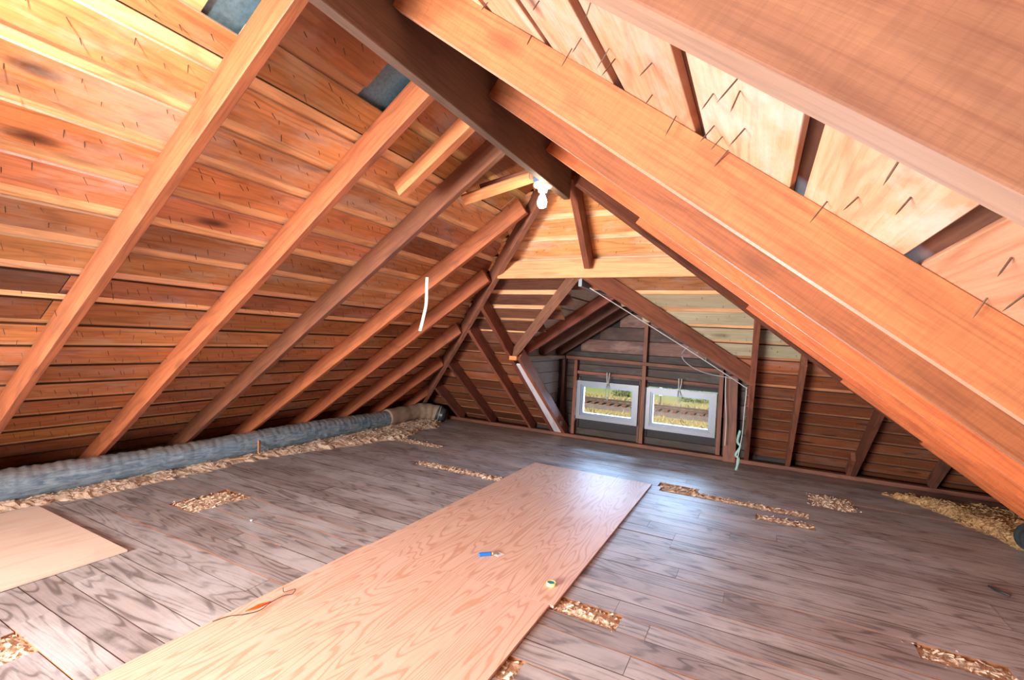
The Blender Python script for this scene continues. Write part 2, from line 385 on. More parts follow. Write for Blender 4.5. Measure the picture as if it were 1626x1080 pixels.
# --- right slope rows
RP = .2709; SR0 = (2.20-DEP*c7)/s7
for k in range(-3, 16):
    Sd = SR0-k*RP; S1 = Sd-.036; S0 = Sd-RP; zp = (S0+S1)/2*s7
    if zp < -.2 or zp > 2.60: continue
    if zp+.07 > 2.62: S1 = 2.62/s7
    ye = YH-zp/TH+.1
    c_ = rnd.choice([1.95, 2.6])
    for s0, s1 in ((-2.55, c_-.002), (c_+.002, ye)):
        v = rnd.uniform(.9, 1.12)
        board('R', S0, S1, s0, s1, DEP, .02, M['sheathR'], ceilR, (v, v, v), nails=.085, nl=.045)
    board('R', Sd-.09, Sd+.05, -2.55, ye, DEP+.0225, .015, M['dark'], ceilR, (.8, .8, .8))
# --- hip slope rows
HP = .2164; SH0 = (2.60)/s7
for k in range(0, 21):
    Sd = SH0-k*HP; gap = rnd.uniform(.04, .058); S1 = Sd-gap; S0 = Sd-HP; zp = (S0+S1)/2*s7
    if zp < -.2: break
    xl = XL+zp/TL-.1; xr = XR-zp/TR+.1
    segs = [(xl, xr)] if zp > 1.86 else [(xl, vleft(zp)+rnd.uniform(.05, .22)*(1 if zp > 1.2 else .1)), (vright(zp)-.03-(rnd.uniform(0, .2) if zp > 1.2 else 0), xr)]
    for i, (s0, s1) in enumerate(segs):
        col = shade()
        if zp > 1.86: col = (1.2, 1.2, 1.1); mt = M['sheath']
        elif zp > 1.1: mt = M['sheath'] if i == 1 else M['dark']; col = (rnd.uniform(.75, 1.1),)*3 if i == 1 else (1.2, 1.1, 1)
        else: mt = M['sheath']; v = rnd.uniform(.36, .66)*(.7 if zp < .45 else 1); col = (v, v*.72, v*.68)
        if i == 1 and 1.22 < zp < 1.66: mt = M['white']; col = (.62, .58, .42)
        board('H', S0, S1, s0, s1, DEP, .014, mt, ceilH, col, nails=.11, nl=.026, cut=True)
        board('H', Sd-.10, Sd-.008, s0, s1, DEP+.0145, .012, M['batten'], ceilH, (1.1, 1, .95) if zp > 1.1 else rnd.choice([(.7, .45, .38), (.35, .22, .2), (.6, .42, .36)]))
# --- dormer roof rows
for sl, x_edge, in (('DL', -1.38), ('DR', -1.38)):
    s = SLP[sl]; Smax = 1.10/cD if sl == 'DL' else 1.32/cD
    S_ = -.12
    while S_ < Smax:
        S1 = min(S_+.17, Smax+.1); zz = s.O.z+(S_+.09)*sD
        y0 = YH-min(s.O.z+S_*sD-.067, 1.9)/TH+.04
        board(sl, S_, S1, y0, 6.5, .13, .02, M['white'], ceilD, (.95, .93, .9)); S_ += .19
        board(sl, S_-.05, S_+.03, y0, 6.5, .152, .012, M['dark'], ceilD)
# --- outer roof covering (dark felt) closing the shell
D = .30
def hull(name, pts, parent, mat=M['felt']):
    vs = [V(p) for p in pts]; n = (vs[1]-vs[0]).cross(vs[2]-vs[0]).normalized()*.012
    k = len(vs); fs = [tuple(range(k)), tuple(range(2*k-1, k-1, -1))]+[(i, (i+1) % k, (i+1) % k+k, i+k) for i in range(k)]
    return meshobj(name, vs+[v+n for v in vs], fs, mat, parent)
zr = 2.542; xr_ = -1.25; ya = YH-zr/TH; zb = -.6
A_ = (xr_, ya, zr+D); FL = (XL+zb/TL, YH-zb/TH, zb+D); FR = (XR-zb/TR, YH-zb/TH, zb+D)
RB = (xr_, -2.7, zr+D); BL = (FL[0], -2.7, zb+D); BR = (FR[0], -2.7, zb+D)
hull('roof_covering', [FL, BL, RB, A_], ceilL); hull('roof_covering', [BR, FR, A_, RB], ceilR)
HA = (VA[0], YH-1.9/TH, 1.9+D); HL = (-2.58, YH-1.06/TH, 1.06+D); HLb = (-2.58, FL[1], zb+D); HR = (.04, YH-1.0/TH, 1.0+D); HRb = (.04, FL[1], zb+D)
hull('roof_covering', [FL, A_, HA, HL, HLb], ceilH); hull('roof_covering', [A_, FR, HRb, HR, HA], ceilH)
hull('roof_covering', [HL, HA, (VA[0], 6.6, 1.9+D), (-2.85, 6.6, 1.06+D-.18), (-2.85, 5.1, 1.06+D-.18)], ceilD)
hull('roof_covering', [HA, HR, (.3, 5.1, 1.0+D-.17), (.3, 6.6, 1.0+D-.17), (VA[0], 6.6, 1.9+D)], ceilD)

# ------------------------------------------------------------------ floor
floor = empty('floor', (-1.3, 2, 0), 'attic floor of worn grey-brown planks with missing pieces', 'floor', kind='structure')
P = .1377; Y0 = .965
HOLES = [(-3.70, -3.42, 1.915, 2.33), (-2.68, -2.47, .70, .83), (-.77, -.42, 4.685, 4.82), (-.74, .43, 4.55, 4.685), (.02, .44, 4.405, 4.27 and 4.54),
         (.48, .82, 4.96, 5.37), (-.86, -.53, 2.205, 2.34), (.70, 1.02, 2.74, 2.88), (-4.02, -3.05, 3.99-.03, 4.03), (-3.05, -1.9, 3.855, 4.0), (-3.95, -3.28, 4.545, 4.68), (-.9, -.79, 1.655, 1.79),
         (-5.3, -4.35, .83, 6.2)]
HOLES[4] = (.03, .44, 4.272, 4.41)
nrow = -25
rows = []
while Y0+nrow*P < 6.22:
    y0, y1 = Y0+nrow*P, min(Y0+(nrow+1)*P, 6.245); rows.append((y0, y1)); nrow += 1
r2 = random.Random(3)
JOINT = {round(3.36, 2): -.46}
for y0, y1 in rows:
    segs = []; a = -5.2; e = 2.12; cut = []
    x = a+r2.uniform(.8, 2.6)
    while x < e-.5: cut.append(x); x += r2.uniform(1.9, 3.4)
    if 3.36 < (y0+y1)/2 < 3.55: cut = [-3.0, -.46, 1.2]
    if 2.94 < (y0+y1)/2 < 3.08: cut = [-2.9, -.36]
    if 1.92 < (y0+y1)/2 < 2.06: cut = [-2.5, -.42, 1.5]
    if 1.78 < (y0+y1)/2 < 1.92: cut = [-2.84, .1]
    b = a
    for c_ in cut+[e]: segs.append((b, c_)); b = c_
    for (hx0, hx1, hy0, hy1) in HOLES[:-1]:
        ov = min(y1, hy1)-max(y0, hy0)
        if ov > .06 or (hy1-hy0 < .06 and ov > .03):
            ns = []
            for s0, s1 in segs:
                if s1 <= hx0 or s0 >= hx1: ns.append((s0, s1)); continue
                if s0 < hx0: ns.append((s0, hx0+r2.uniform(-.02, .02)))
                if s1 > hx1: ns.append((hx1+r2.uniform(-.02, .02), s1))
            segs = ns
    g = r2.choice([.001, .0012, .002, .003, .0045])
    narrow = 0
    if 3.98 < (y0+y1)/2 < 4.11:                                  # the long open joint left of the plywood
        narrow = .035
    for s0, s1 in segs:
        if s1-s0 < .06: continue
        yy0, yy1 = y0+g/2, y1-g/2
        nearh = any(h0-.05 < s1 and s0 < h1+.05 and g0-.02 < y1 and y0 < g1+.02 for h0, h1, g0, g1 in HOLES[:-1])
        bar('board', (s0+.0008, (yy0+yy1)/2, r2.uniform(-.0015, .001)), (s1-.0008, (yy0+yy1)/2, r2.uniform(-.0015, .001)), (0, 0, -1), yy1-yy0, .021, None, floor, c=.0012, mats=[M['plank'], M['rawdim'] if nearh or r2.random() < .03 else M['edge']], side=0)
# subfloor void
boxmesh('subfloor', (-6.2, -2.7, -.14), (3.2, 7.3, -.07), M['felt'], floor)
for y in (1.0, 2.2, 3.4, 4.6, 5.8):
    pass
def mound(name, poly, h, mat, parent, res=.025, base=0.0, seed=1, jag=.03, kind='stuff', chips=0, chipmat=None, **kw):
    xs = [p[0] for p in poly]; ys = [p[1] for p in poly]; x0, x1, y0, y1 = min(xs)-.03, max(xs)+.03, min(ys)-.03, max(ys)+.03
    def sd(x, y):                                       # signed distance to polygon, positive inside
        ins = False; dm = 9
        for i in range(len(poly)):
            ax, ay = poly[i]; bx, by = poly[(i+1) % len(poly)]
            if (ay > y) != (by > y) and x < (bx-ax)*(y-ay)/(by-ay)+ax: ins = not ins
            dx, dy = bx-ax, by-ay; t = max(0, min(1, ((x-ax)*dx+(y-ay)*dy)/(dx*dx+dy*dy+1e-9)))
            dm = min(dm, math.hypot(x-ax-t*dx, y-ay-t*dy))
        return dm if ins else -dm
    nx, ny = int((x1-x0)/res)+2, int((y1-y0)/res)+2; idx = {}; vs = []; fs = []; val = {}
    for i in range(nx):
        for j in range(ny):
            x, y = x0+i*res, y0+j*res
            d = sd(x, y)+jag*noise.noise(V((x*14, y*14, seed)))+jag*.6*noise.noise(V((x*37, y*37, seed)))
            val[i, j] = (d, x, y)
    def vid(i, j):
        if (i, j) not in idx:
            d, x, y = val[i, j]; f = max(0, min(1, d/.09)); f = f*f*(3-2*f)
            z = base+h*f*(.65+.5*noise.noise(V((x*6, y*6, seed+3))))+.012*noise.noise(V((x*38, y*38, seed)))*(.3+f)+.007*noise.noise(V((x*90, y*90, seed)))
            idx[i, j] = len(vs); vs.append((x, y, max(z, base-.003) if d > 0 else base-.003))
        return idx[i, j]
    for i in range(nx-1):
        for j in range(ny-1):
            if max(val[i, j][0], val[i+1, j][0], val[i, j+1][0], val[i+1, j+1][0]) > 0:
                fs.append((vid(i, j), vid(i+1, j), vid(i+1, j+1), vid(i, j+1)))
    rr = random.Random(seed); nb = len(fs)
    tops = [v for v in vs if v[2] > base-.0005]
    fm = [0]*nb
    for _ in range(chips):
        x, y, z = rr.choice(tops); a = rr.uniform(0, 6.3); l = rr.uniform(.006, .022); w = rr.uniform(.003, .009)
        ca, sa = math.cos(a)*l, math.sin(a)*l; t = rr.uniform(-.5, .9)*l; b = len(vs)
        x += rr.uniform(-.012, .012); y += rr.uniform(-.012, .012); z += .004
        vs += [(x-ca, y-sa, z), (x+ca, y+sa, z+t), (x+ca*.6-sa*w/l, y+sa*.6+ca*w/l, z+t+.004), (x-ca-sa*w/l, y-sa+ca*w/l, z+.003)]
        fs.append((b, b+1, b+2, b+3)); fm.append(rr.choice([0, 1]))
    o = meshobj(name, vs, fs, mat, parent, mats=[mat, chipmat or mat], fm=fm); o['kind'] = kind
    return tag(o, **kw)
for i, (hx0, hx1, hy0, hy1) in enumerate(HOLES[:-1]):
    e = .03
    mound('fill', [(hx0-e, hy0-e), (hx1+e, hy0-e), (hx1+e, hy1+e), (hx0-e, hy1+e)], .016, M['insH'] if i not in (8,) else M['raw'], floor, res=.014, base=-.045+(.026 if i != 8 else 0), seed=20+i, jag=.0, chips=int(420*(hx1-hx0)*(hy1-hy0)/.1), chipmat=M['ins'])

# ------------------------------------------------------------------ dormer and far walls
wallF = empty('wall_far', (-1.3, 6.42, 0), 'dark boarded dormer gable wall around the two white windows', 'wall', kind='structure')
WIN = [(-2.21, -1.37, .265, .795), (-1.265, -.425, .245, .785)]
z = -.05; rw = random.Random(11)
while z < 1.98:
    z1 = z+.178; zc = (z+z1)/2
    xa = -2.56 if zc < 1.12 else -2.56+(zc-1.06)/TD; xb = .02 if zc < 1.05 else .02-(zc-1.0)/TD
    segs = [(xa, xb)]
    for (wx0, wx1, wz0, wz1) in WIN:
        if z1 > wz0 and z < wz1:
            segs = [q for s0, s1 in segs for q in ([(s0, s1)] if s1 <= wx0 or s0 >= wx1 else [(s0, wx0), (wx1, s1)])]
    for s0, s1 in segs:
        zz0, zz1 = z, z1
        if s1-s0 > .02: 
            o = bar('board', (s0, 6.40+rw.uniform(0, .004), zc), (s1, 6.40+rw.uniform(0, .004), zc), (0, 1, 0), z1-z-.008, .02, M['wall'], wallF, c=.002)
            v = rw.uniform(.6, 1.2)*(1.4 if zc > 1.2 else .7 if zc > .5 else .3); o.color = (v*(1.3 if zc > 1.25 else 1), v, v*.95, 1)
    z = z1
def wallquads():
    xs = [-2.9, WIN[0][0], WIN[0][1], WIN[1][0], WIN[1][1], .35]; zs = [-.3, .255, .79, 1.25]
    vs = []; fs = []
    for i in range(5):
        for j in range(3):
            if j == 1 and i in (1, 3): continue
            b = len(vs); vs += [(xs[i], 0, zs[j]), (xs[i+1], 0, zs[j]), (xs[i+1], 0, zs[j+1]), (xs[i], 0, zs[j+1])]; fs.append((b, b+1, b+2, b+3))
    b = len(vs); vs += [(-2.9, 0, 1.25), (.35, 0, 1.25), (-1.38, 0, 2.4)]; fs.append((b, b+1, b+2))
    return meshobj('outer_cladding', vs, fs, M['felt'], wallF, Matrix.Translation((0, 6.435, 0)))
wallquads()
wallL = empty('wall_left', (-2.56, 5.7, 0), 'left dormer cheek wall of boards coloured pale blue-grey for the window daylight', 'wall', kind='structure')
wallR = empty('wall_right', (.03, 5.7, 0), 'right dormer cheek wall of dark boards behind the leaning post', 'wall', kind='structure')
for wl, x, mt, nx in ((wallL, -2.54, M['pale'], -1), (wallR, .01, M['wall'], 1)):
    z = -.02
    while z < 1.22:
        zc = z+.075; y0 = YH-min(zc, 1.9)/TH+(.15 if nx < 0 else .38)
        bar('board', (x, y0, zc), (x, 6.42, zc), (nx, 0, 0), .145, .018, mt, wl, c=.002); z += .152
    X_ = x+nx*.03
    meshobj('outer_cladding', [(X_, 7.0, -.3), (X_, 7.0, 0), (X_, 6.5, 1.5), (X_, 4.85, 1.5)], [(0, 1, 2, 3)], M['felt'], wl)
# rear gable behind the photographer closes the shell
wallB = empty('wall_rear', (-1.3, -2.65, 0), 'rear gable wall behind the camera', 'wall', kind='structure')
meshobj('gable_panel', [(-6, -2.66, -.3), (3.1, -2.66, -.3), (-1.2, -2.66, 3.0)], [(0, 1, 2)], M['wall'], wallB)

# plates and studs of the dormer
def timber(name, p0, p1, upv, w, d, mat, label, cat, group=None, color=None, wob=0, c=.003):
    o = bar(name, p0, p1, upv, w, d, mat, None, c=c, wob=wob)
    if color: o.color = (*color, 1)
    return tag(o, label, cat, group)
Yw = (0, 1, 0)
timber('sill_plate', (XL+.1, 6.29, 0.0), (2.2, 6.29, 0.0), (0, 0, 1), .09, .045, M['dark'], 'long flat brown sill plate along the far edge of the floor', 'plate', color=(1.3, 1.1, 1))
timber('stud', (-1.315, 6.31, .045), (-1.315, 6.31, 1.80), Yw, .05, .09, M['dark'], 'tall middle stud between the two windows running up into the dormer gable', 'stud', color=(1.3, 1.1, 1))
timber('stud', (-2.255, 6.31, .045), (-2.255, 6.31, 1.07), Yw, .045, .09, M['dark'], 'stud close against the left side of the left window', 'stud', color=(1.9, 1.4, 1.2))
timber('stud', (-2.43, 6.30, .045), (-2.43, 6.30, 1.07), Yw, .045, .09, M['dark'], 'corner stud where the pale cheek wall meets the window wall', 'stud', color=(1.2, 1.1, 1))
timber('stud', (-.385, 6.31, .045), (-.385, 6.31, 1.05), Yw, .05, .09, M['dark'], 'stud close against the right side of the right window', 'stud', color=(1.3, 1.1, 1))
timber('stud', (-1.362, 6.335, .045), (-1.362, 6.335, .86), Yw, .03, .06, M['dark'], 'thin short stud doubled against the right edge of the left window', 'stud')
timber('stud', (-.25, 6.22, .0), (-.27, 6.22, 1.02), Yw, .14, .06, M['dark'], 'wide dark corner post right of the windows beside the hanging cables', 'stud', color=(1.1, .95, .9))
timber('rail', (-2.40, 6.30, 1.105), (-.37, 6.30, 1.065), Yw, .045, .09, M['dark'], 'upper horizontal rail across the dormer wall above both windows', 'rail', color=(1.5, 1.2, 1))
timber('rail', (-2.23, 6.325, .905), (-1.34, 6.325, .90), Yw, .04, .07, M['dark'], 'short lower rail just above the left window', 'rail', color=(1.4, 1.1, 1))
timber('rail', (-1.29, 6.325, .90), (-.41, 6.325, .875), Yw, .04, .07, M['dark'], 'short lower rail just above the right window', 'rail', color=(1.4, 1.1, 1))
cp = bar('cheek_plate', (-2.47, 4.82, 1.08), (-2.47, 6.33, 1.08), (0, 0, 1), .09, .045, M['white'], None); cp.color = (.9, .85, .75, 1)
tag(cp, 'pale plate on top of the left dormer cheek wall with an orange end', 'plate')
boxmesh('painted_end', (-2.516, 4.80, 1.079), (-2.424, 4.822, 1.126), M['raw'], cp)

def window(x0, x1, z0, z1, n, label):
    w = empty('window_%d' % n, ((x0+x1)/2, 6.36, z0), label, 'window', kind='structure')
    t, y0, y1 = .052, 6.295, 6.385
    def fr(nm, x0, x1, z0, z1, t, y0, y1, mat):
        c = [(x0, z0), (x1, z0), (x1, z1), (x0, z1)]; i = [(x0+t, z0+t), (x1-t, z0+t), (x1-t, z1-t), (x0+t, z1-t)]
        vs = [(a, y0, b) for a, b in c+i]+[(a, y1, b) for a, b in c+i]; fs = []
        for k in range(4):
            l = (k+1) % 4; fs += [(k, l, l+4, k+4), (k+8, k+12, l+12, l+8), (k, k+8, l+8, l), (k+4, l+4, l+12, k+12)]
        return meshobj(nm, [(a-x0, b-y0, c_-z0) for a, b, c_ in vs], fs, mat, w, Matrix.Translation((x0, y0, z0)))
    fr('window_frame', x0, x1, z0, z1, t, y0, y1, M['vinyl'])
    fr('glazing_stop', x0+.048, x1-.048, z0+.048, z1-.048, .02, y0+.018, y1, M['vinylb'])
    fr('sash', x0+.060, x1-.060, z0+.060, z1-.060, .026, y0+.035, y1+.005, M['vinylb'])
    p = boxmesh('pane', (x0+.082, 6.362, z0+.082), (x1-.082, 6.368, z1-.082), M['glass'], w)
    return w
gm, gn, gb = newmat('clear_glass')
for l in list(gn.links): gn.links.remove(l)
tr_ = node(gn, 'BsdfTransparent'); gl = node(gn, 'BsdfGlossy'); gl.inputs['Roughness'].default_value = .02; mx = node(gn, 'MixShader')
fr_ = node(gn, 'Fresnel'); fr_.inputs[0].default_value = 1.25; gn.links.new(fr_.outputs[0], mx.inputs[0])
gn.links.new(tr_.outputs[0], mx.inputs[1]); gn.links.new(gl.outputs[0], mx.inputs[2]); gn.links.new(mx.outputs[0], gn.nodes['Material Output'].inputs[0]); M['glass'] = gm
window(*WIN[0], 1, 'left white vinyl dormer window looking onto a railway track and field')
window(*WIN[1], 2, 'right white vinyl dormer window looking onto a pole, track and field')

# ------------------------------------------------------------------ rafters
n37 = V((s7, 0, c7)); nLn = V((-sL, 0, cL)); nH = V((0, s7, c7))
def Lr(yb, yt, xt=-1.20, zfoot=-.05, **k):
    x0 = XL+zfoot/TL
    return (x0, yb-.0225, zfoot), (xt, yt-.0225, zL(xt))
Ls = [(1.19, 1.09, -1.20, 'first and nearest left rafter, weathered grey near its top', (1.25, 1.1, 1.0)),
      (1.93, 1.79, -1.20, 'second left rafter, red-brown, with the blue patch at its top', (1.5, 1.25, 1.1)),
      (2.59, 2.50, -1.20, 'third left rafter, dark brown, passing under the ridge beside the short block', (.72, .72, .78)),
      (3.19, 3.28, -1.62, 'fourth left rafter, ending on the left hip beside the bulb', (1.55, 1.3, 1.1)),
      (3.89, 3.865, -2.26, 'fifth left rafter, the one the white strap hangs in front of', (1.6, 1.25, 1.05)),
      (4.50, 4.53, -2.98, 'sixth left rafter, meeting the left hip halfway down', (1.25, 1.05, .95)),
      (5.14, 5.10, -3.60, 'seventh left rafter, short and low near the duct end', (1.4, 1.05, .9)),
      (5.80, 5.79, -4.30, 'last and shortest left rafter above the end of the duct', (1.1, .95, .9)),
      (.44, .38, -1.20, 'left rafter outside the frame nearest the camera', (1.2, 1.1, 1)), (-.55, -.55, -1.20, 'left rafter beside the rear bulb', (1, 1, 1)), (-1.4, -1.4, -1.20, 'left rafter nearest the rear gable', (1, 1, 1))]
for yb, yt, xt, lab, col in Ls:
    a, b = Lr(yb, yt, xt)
    timber('rafter', a, b, nLn, .046, DEP, M['rafter'], lab, 'rafter', 'rafters of the left slope', tuple(c_*q for c_, q in zip(col, (.74, .80, .86))), wob=.006)
Rs = [(.46, 'nearest right rafter filling the top right corner of the photo', 2), (1.265, 'second right rafter with saw marks and a bright pink lower edge', 2),
      (1.93, 'third right rafter, just below the one with saw marks', 1), (2.62, 'fourth right rafter, glowing orange low on the right', 1), (3.32, 'fifth right rafter, thin strip under the orange one', 1),
      (4.0, 'sixth right rafter running down to the eave behind the hip', 1), (4.68, 'seventh right rafter, short, near the hip foot', 1), (5.35, 'last and shortest right rafter by the hip foot', 1),
      (-.3, 'right rafter just behind the camera', 1), (-1.3, 'right rafter nearest the rear gable', 1)]
for y, lab, kk in Rs:
    xt = -1.20; ylim = YH-y
    if y > 3.1: xt = -1.15+(y-3.02)*1.033+.035
    if xt > XR-.1: continue
    a = (XR+.07, y+.023, zR(XR+.07)); b = (xt, y+.023, zR(xt))
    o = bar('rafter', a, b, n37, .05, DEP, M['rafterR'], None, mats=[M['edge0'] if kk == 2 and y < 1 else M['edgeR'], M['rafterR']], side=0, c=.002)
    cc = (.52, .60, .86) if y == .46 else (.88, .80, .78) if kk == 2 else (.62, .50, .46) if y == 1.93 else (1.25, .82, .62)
    o.color = (*cc, 1); tag(o, lab, 'rafter', 'rafters of the right slope')
rb = timber('ridge_beam', (-1.222, -2.6, 2.30), (-1.222, 3.055, 2.30), (0, 0, 1), .045, .42, M['ridge'], 'deep dark ridge board running away overhead to the hipped end', 'beam')
timber('hip_rafter', (XL+.02, 6.30-.02, -.02), (-1.24, 3.0, 2.515), V((-.34, .34, 1)), .046, .17, M['dark'], 'left hip rafter, dark, from the ridge end down to the far left corner', 'rafter', color=(1.6, 1.4, 1.3))
timber('hip_rafter', (2.27, 6.33, -.09), (-1.15, 3.02, 2.385), V((.34, .34, 1)), .046, .17, M['dark'], 'right hip rafter, dark, from the ridge end down to the far right corner', 'rafter', color=(1.5, 1.2, 1.05))
# hip jacks
def jack(x0, x1, ztop, lab, col, zb=-.01, w=.045, nm='jack_rafter', grp='jack rafters of the hipped end'):
    timber(nm, (x0, YH-zb/TH, zb), (x1, YH-ztop/TH, ztop), nH, w, DEP, M['dark'], lab, 'rafter', grp, col)
jack(-2.53, -2.53, 1.62, 'jack rafter from the left hip down along the left side of the dormer', (1.7, 1.2, 1.05), w=.05)
jack(-2.87, -2.87, 1.38, 'jack rafter one step left of the dormer opening', (1.5, 1.1, 1.0))
jack(-3.53, -3.53, .95, 'short jack rafter two steps left of the dormer', (1.4, 1.05, .95))
jack(-4.10, -4.10, .55, 'shortest left jack rafter beside the far left corner', (1.2, .95, .9))
jack(-.07, -.02, 1.56, 'tall jack rafter closing the right side of the dormer beside the white cable', (1.3, 1.0, .95), w=.05)
jack(.355, .345, 1.22, 'jack rafter one step right of the dormer', (1.2, 1.0, .9))
jack(.965, .985, .86, 'jack rafter two steps right of the dormer with a short block at its foot', (1.3, 1.0, .9))
jack(1.63, 1.62, .42, 'shortest right jack rafter near the far right corner', (1.0, .9, .85))
timber('rafter_block', (.925, 6.28, .03), (.925, 6.02, .25), nH, .04, .1, M['dark'], 'short block fixed to the foot of the second jack rafter right of the dormer', 'block', color=(1.5, 1.2, 1))
jack(-2.36, -2.42, 1.10, 'lower dormer trimmer under the pale cheek plate', (1.8, 1.3, 1.1), w=.05, nm='trimmer')
pb = timber('daylit_face_strip', (-2.452, YH-.02/TH+.02, .02), (-2.468, YH-1.02/TH+.02, 1.02), nH, .11, .018, M['white'], 'pale added strip imitating the daylit face of the left dormer jack rafter', 'board', color=(1.1, 1.1, 1.25))  # added strip; its whiteness stands for daylight on the jack rafter's face
timber('king_rafter', (-1.285, YH-1.93/TH, 1.93), (-1.21, YH-2.44/TH, 2.44), nH, .05, DEP, M['dark'], 'short central rafter from the ridge end down to the header', 'rafter', color=(2.0, 1.5, 1.3))
timber('header', (-2.16, 3.80, 1.945), (-.40, 3.80, 1.945), Yw, .155, .045, M['header'], 'wide light orange header board across the hipped end above the dormer', 'beam')
# valleys and dormer rafters
timber('valley_rafter', (-2.47, YH-1.10/TH, 1.12), (-1.40, YH-1.86/TH, 1.87), V((-.2, .6, 1)), .055, .12, M['dark'], 'left valley rafter of the dormer, greyish, from the header to the cheek plate', 'rafter', color=(1.7, 1.8, 1.8))
timber('valley_rafter', (-.05, YH-1.01/TH, 1.01), (-1.35, YH-1.86/TH, 1.87), V((.5, .6, 1)), .055, .14, M['dark'], 'long right valley rafter of the dormer with a white cable along it', 'rafter', color=(1.35, 1.1, 1))
def dr(y, lab, col, side, w=.045):
    s = SLP[side]; Sm = (1.10 if side == 'DL' else 1.29)/cD
    timber('dormer_rafter', s.pt(y, -.02, 0), s.pt(y, Sm, 0), s.n, w, .12, M['dark'], lab, 'rafter', 'dormer roof rafters', col)
dr(5.10, 'first dormer rafter behind the left valley, reddish with white flecks', (1.7, 1.05, .9), 'DL')
dr(5.68, 'second dormer rafter, dark with a bright lower edge', (.8, .75, .8), 'DL')
dr(6.27, 'last dormer rafter against the gable wall', (.7, .55, .5), 'DL')
for y in (5.6, 6.27): dr(y, 'dormer rafter on the hidden right side at depth %s' % ('middle' if y < 6 else 'gable wall'), (1, .9, .8), 'DR')
timber('dormer_ridge', (-1.38, 3.86, 1.80), (-1.38, 6.4, 1.82), (0, 0, 1), .03, .13, M['pale'], 'grey ridge board of the dormer behind the header', 'beam', color=(.4, .4, .42))
# short blocks
timber('nailing_block', (-1.872, 2.135, zL(-1.872)-.005), (-1.40, 2.125, zL(-1.40)-.005), nLn, .06, .09, M['header'], 'short light block nailed between the second and third left rafters near the ridge', 'block', color=(.95, .72, .66))
timber('broken_board', (-1.78, 2.62, 2.215), (-1.27, 2.80, 2.40), V((-.3, .5, .8)), .075, .022, M['header'], 'splintered board end sticking out left of the bulb', 'board', color=(1, .85, .8))
timber('broken_board', (-1.70, 2.70, 2.31), (-1.28, 2.84, 2.45), V((-.3, .7, .5)), .06, .02, M['dark'], 'darker splintered board above the bright one, left of the bulb', 'board', color=(1.6, 1.3, 1.2))

# ------------------------------------------------------------------ bulb on the ridge
bx, by = -1.262, 2.74
lampo = empty('ceiling_lamp', (bx, by, 2.42), 'bare glowing bulb in a white porcelain holder hanging at the ridge end', 'lamp')
boxmesh('junction_box', (bx-.05, by-.05, 2.315), (bx+.05, by+.05, 2.42), M['box'], lampo, c=.008)
lathe('lamp_holder', [(.056, 2.318), (.062, 2.306), (.058, 2.294), (.034, 2.285), (.028, 2.262), (.024, 2.262)], M['ceramic'], lampo, Matrix.Translation((bx, by, 0)))
bm_ = plain('glowing_bulb', (1, .95, .85), .3, 0, 0, 5, 0, emit=((1, .86, .66), 42))
bl = lathe('bulb', [(.013, 2.262), (.014, 2.245), (.024, 2.225), (.031, 2.200), (.031, 2.188), (.025, 2.170), (.012, 2.160), (.001, 2.158)][::-1], bm_, lampo, Matrix.Translation((bx, by, 0)))
tube('wire', spline([(bx-.05, by-.02, 2.40), (bx-.075, by-.05, 2.37), (bx-.06, by-.06, 2.33), (bx-.03, by-.055, 2.36)]), .003, M['cordd'], lampo)
lamp2 = empty('ceiling_lamp', (-1.46, .30, 2.62), 'second bare bulb of the ridge, just outside the frame above the left rafters', 'lamp')
boxmesh('junction_box', (-1.51, .25, 2.38), (-1.41, .35, 2.52), M['box'], lamp2, c=.008)
lathe('lamp_holder', [(.056, 2.378), (.062, 2.366), (.058, 2.354), (.034, 2.345), (.028, 2.30), (.024, 2.30)], M['ceramic'], lamp2, Matrix.Translation((-1.46, .30, 0)))

# ------------------------------------------------------------------ duct and insulation
ductt = empty('air_duct', (-4.55, 2, 0), 'long crinkled blue-grey wrapped duct lying along the left eave', 'duct')
def ductmesh(name, y0, y1, mat, n=30, ring=.018, mats=None):
    k = int((y1-y0)/ring); vs = []; fs = []
    for i in range(k+1):
        y = y0+(y1-y0)*i/k; cx = -4.54-.02*math.sin(y*1.3); r0 = .118+.006*math.sin(y*2.1)
        if y > 5.1: cx += .0; r0 *= 1-.05*(y-5.1)
        for j in range(n):
            a = 2*math.pi*j/n; ca, sa = math.cos(a), math.sin(a)
            r = r0+.006*noise.noise(V((ca*2.2+sa, sa*2.5, y*15)))+.0045*noise.noise(V((ca*6, sa*6, y*34)))
            # folds of the wrap
            r += .0035*math.sin(y*95+3*noise.noise(V((ca*2, sa*2, y*4))))*max(0, sa+.4)*.6
            vs.append((cx+r*ca, y, max(.004, r0+r*sa*(.98))))
    for i in range(k):
        for j in range(n): q = i*n+j; w = i*n+(j+1) % n; fs.append((q, q+n, w+n, w))
    fs.append(tuple(range(n))); fs.append(tuple(range((k+1)*n-1, k*n-1, -1)))
    return meshobj(name, [(x+4.55, y-2, z) for x, y, z in vs], fs, mat, ductt, Matrix.Translation((-4.55, 2, 0)), smooth=True)
ductmesh('duct_wrap', -1.6, 5.12, M['duct'])
du = plain('dusty_duct_skin', (.32, .22, .15), .8, 0, .5, 14, .5)
def elbow():
    ctrl = [(-4.54, 5.08, .125), (-4.53, 5.45, .135), (-4.50, 5.72, .15), (-4.40, 5.90, .14), (-4.28, 5.98, .11)]
    pts = spline(ctrl, 14); return tube('duct_elbow', pts, .12, du, ductt, n=26, rfun=lambda t: .117+.003*math.sin(t*37)+.005*math.sin(t*13)+(.0 if t < .6 else (t-.6)*.02))
elbow()
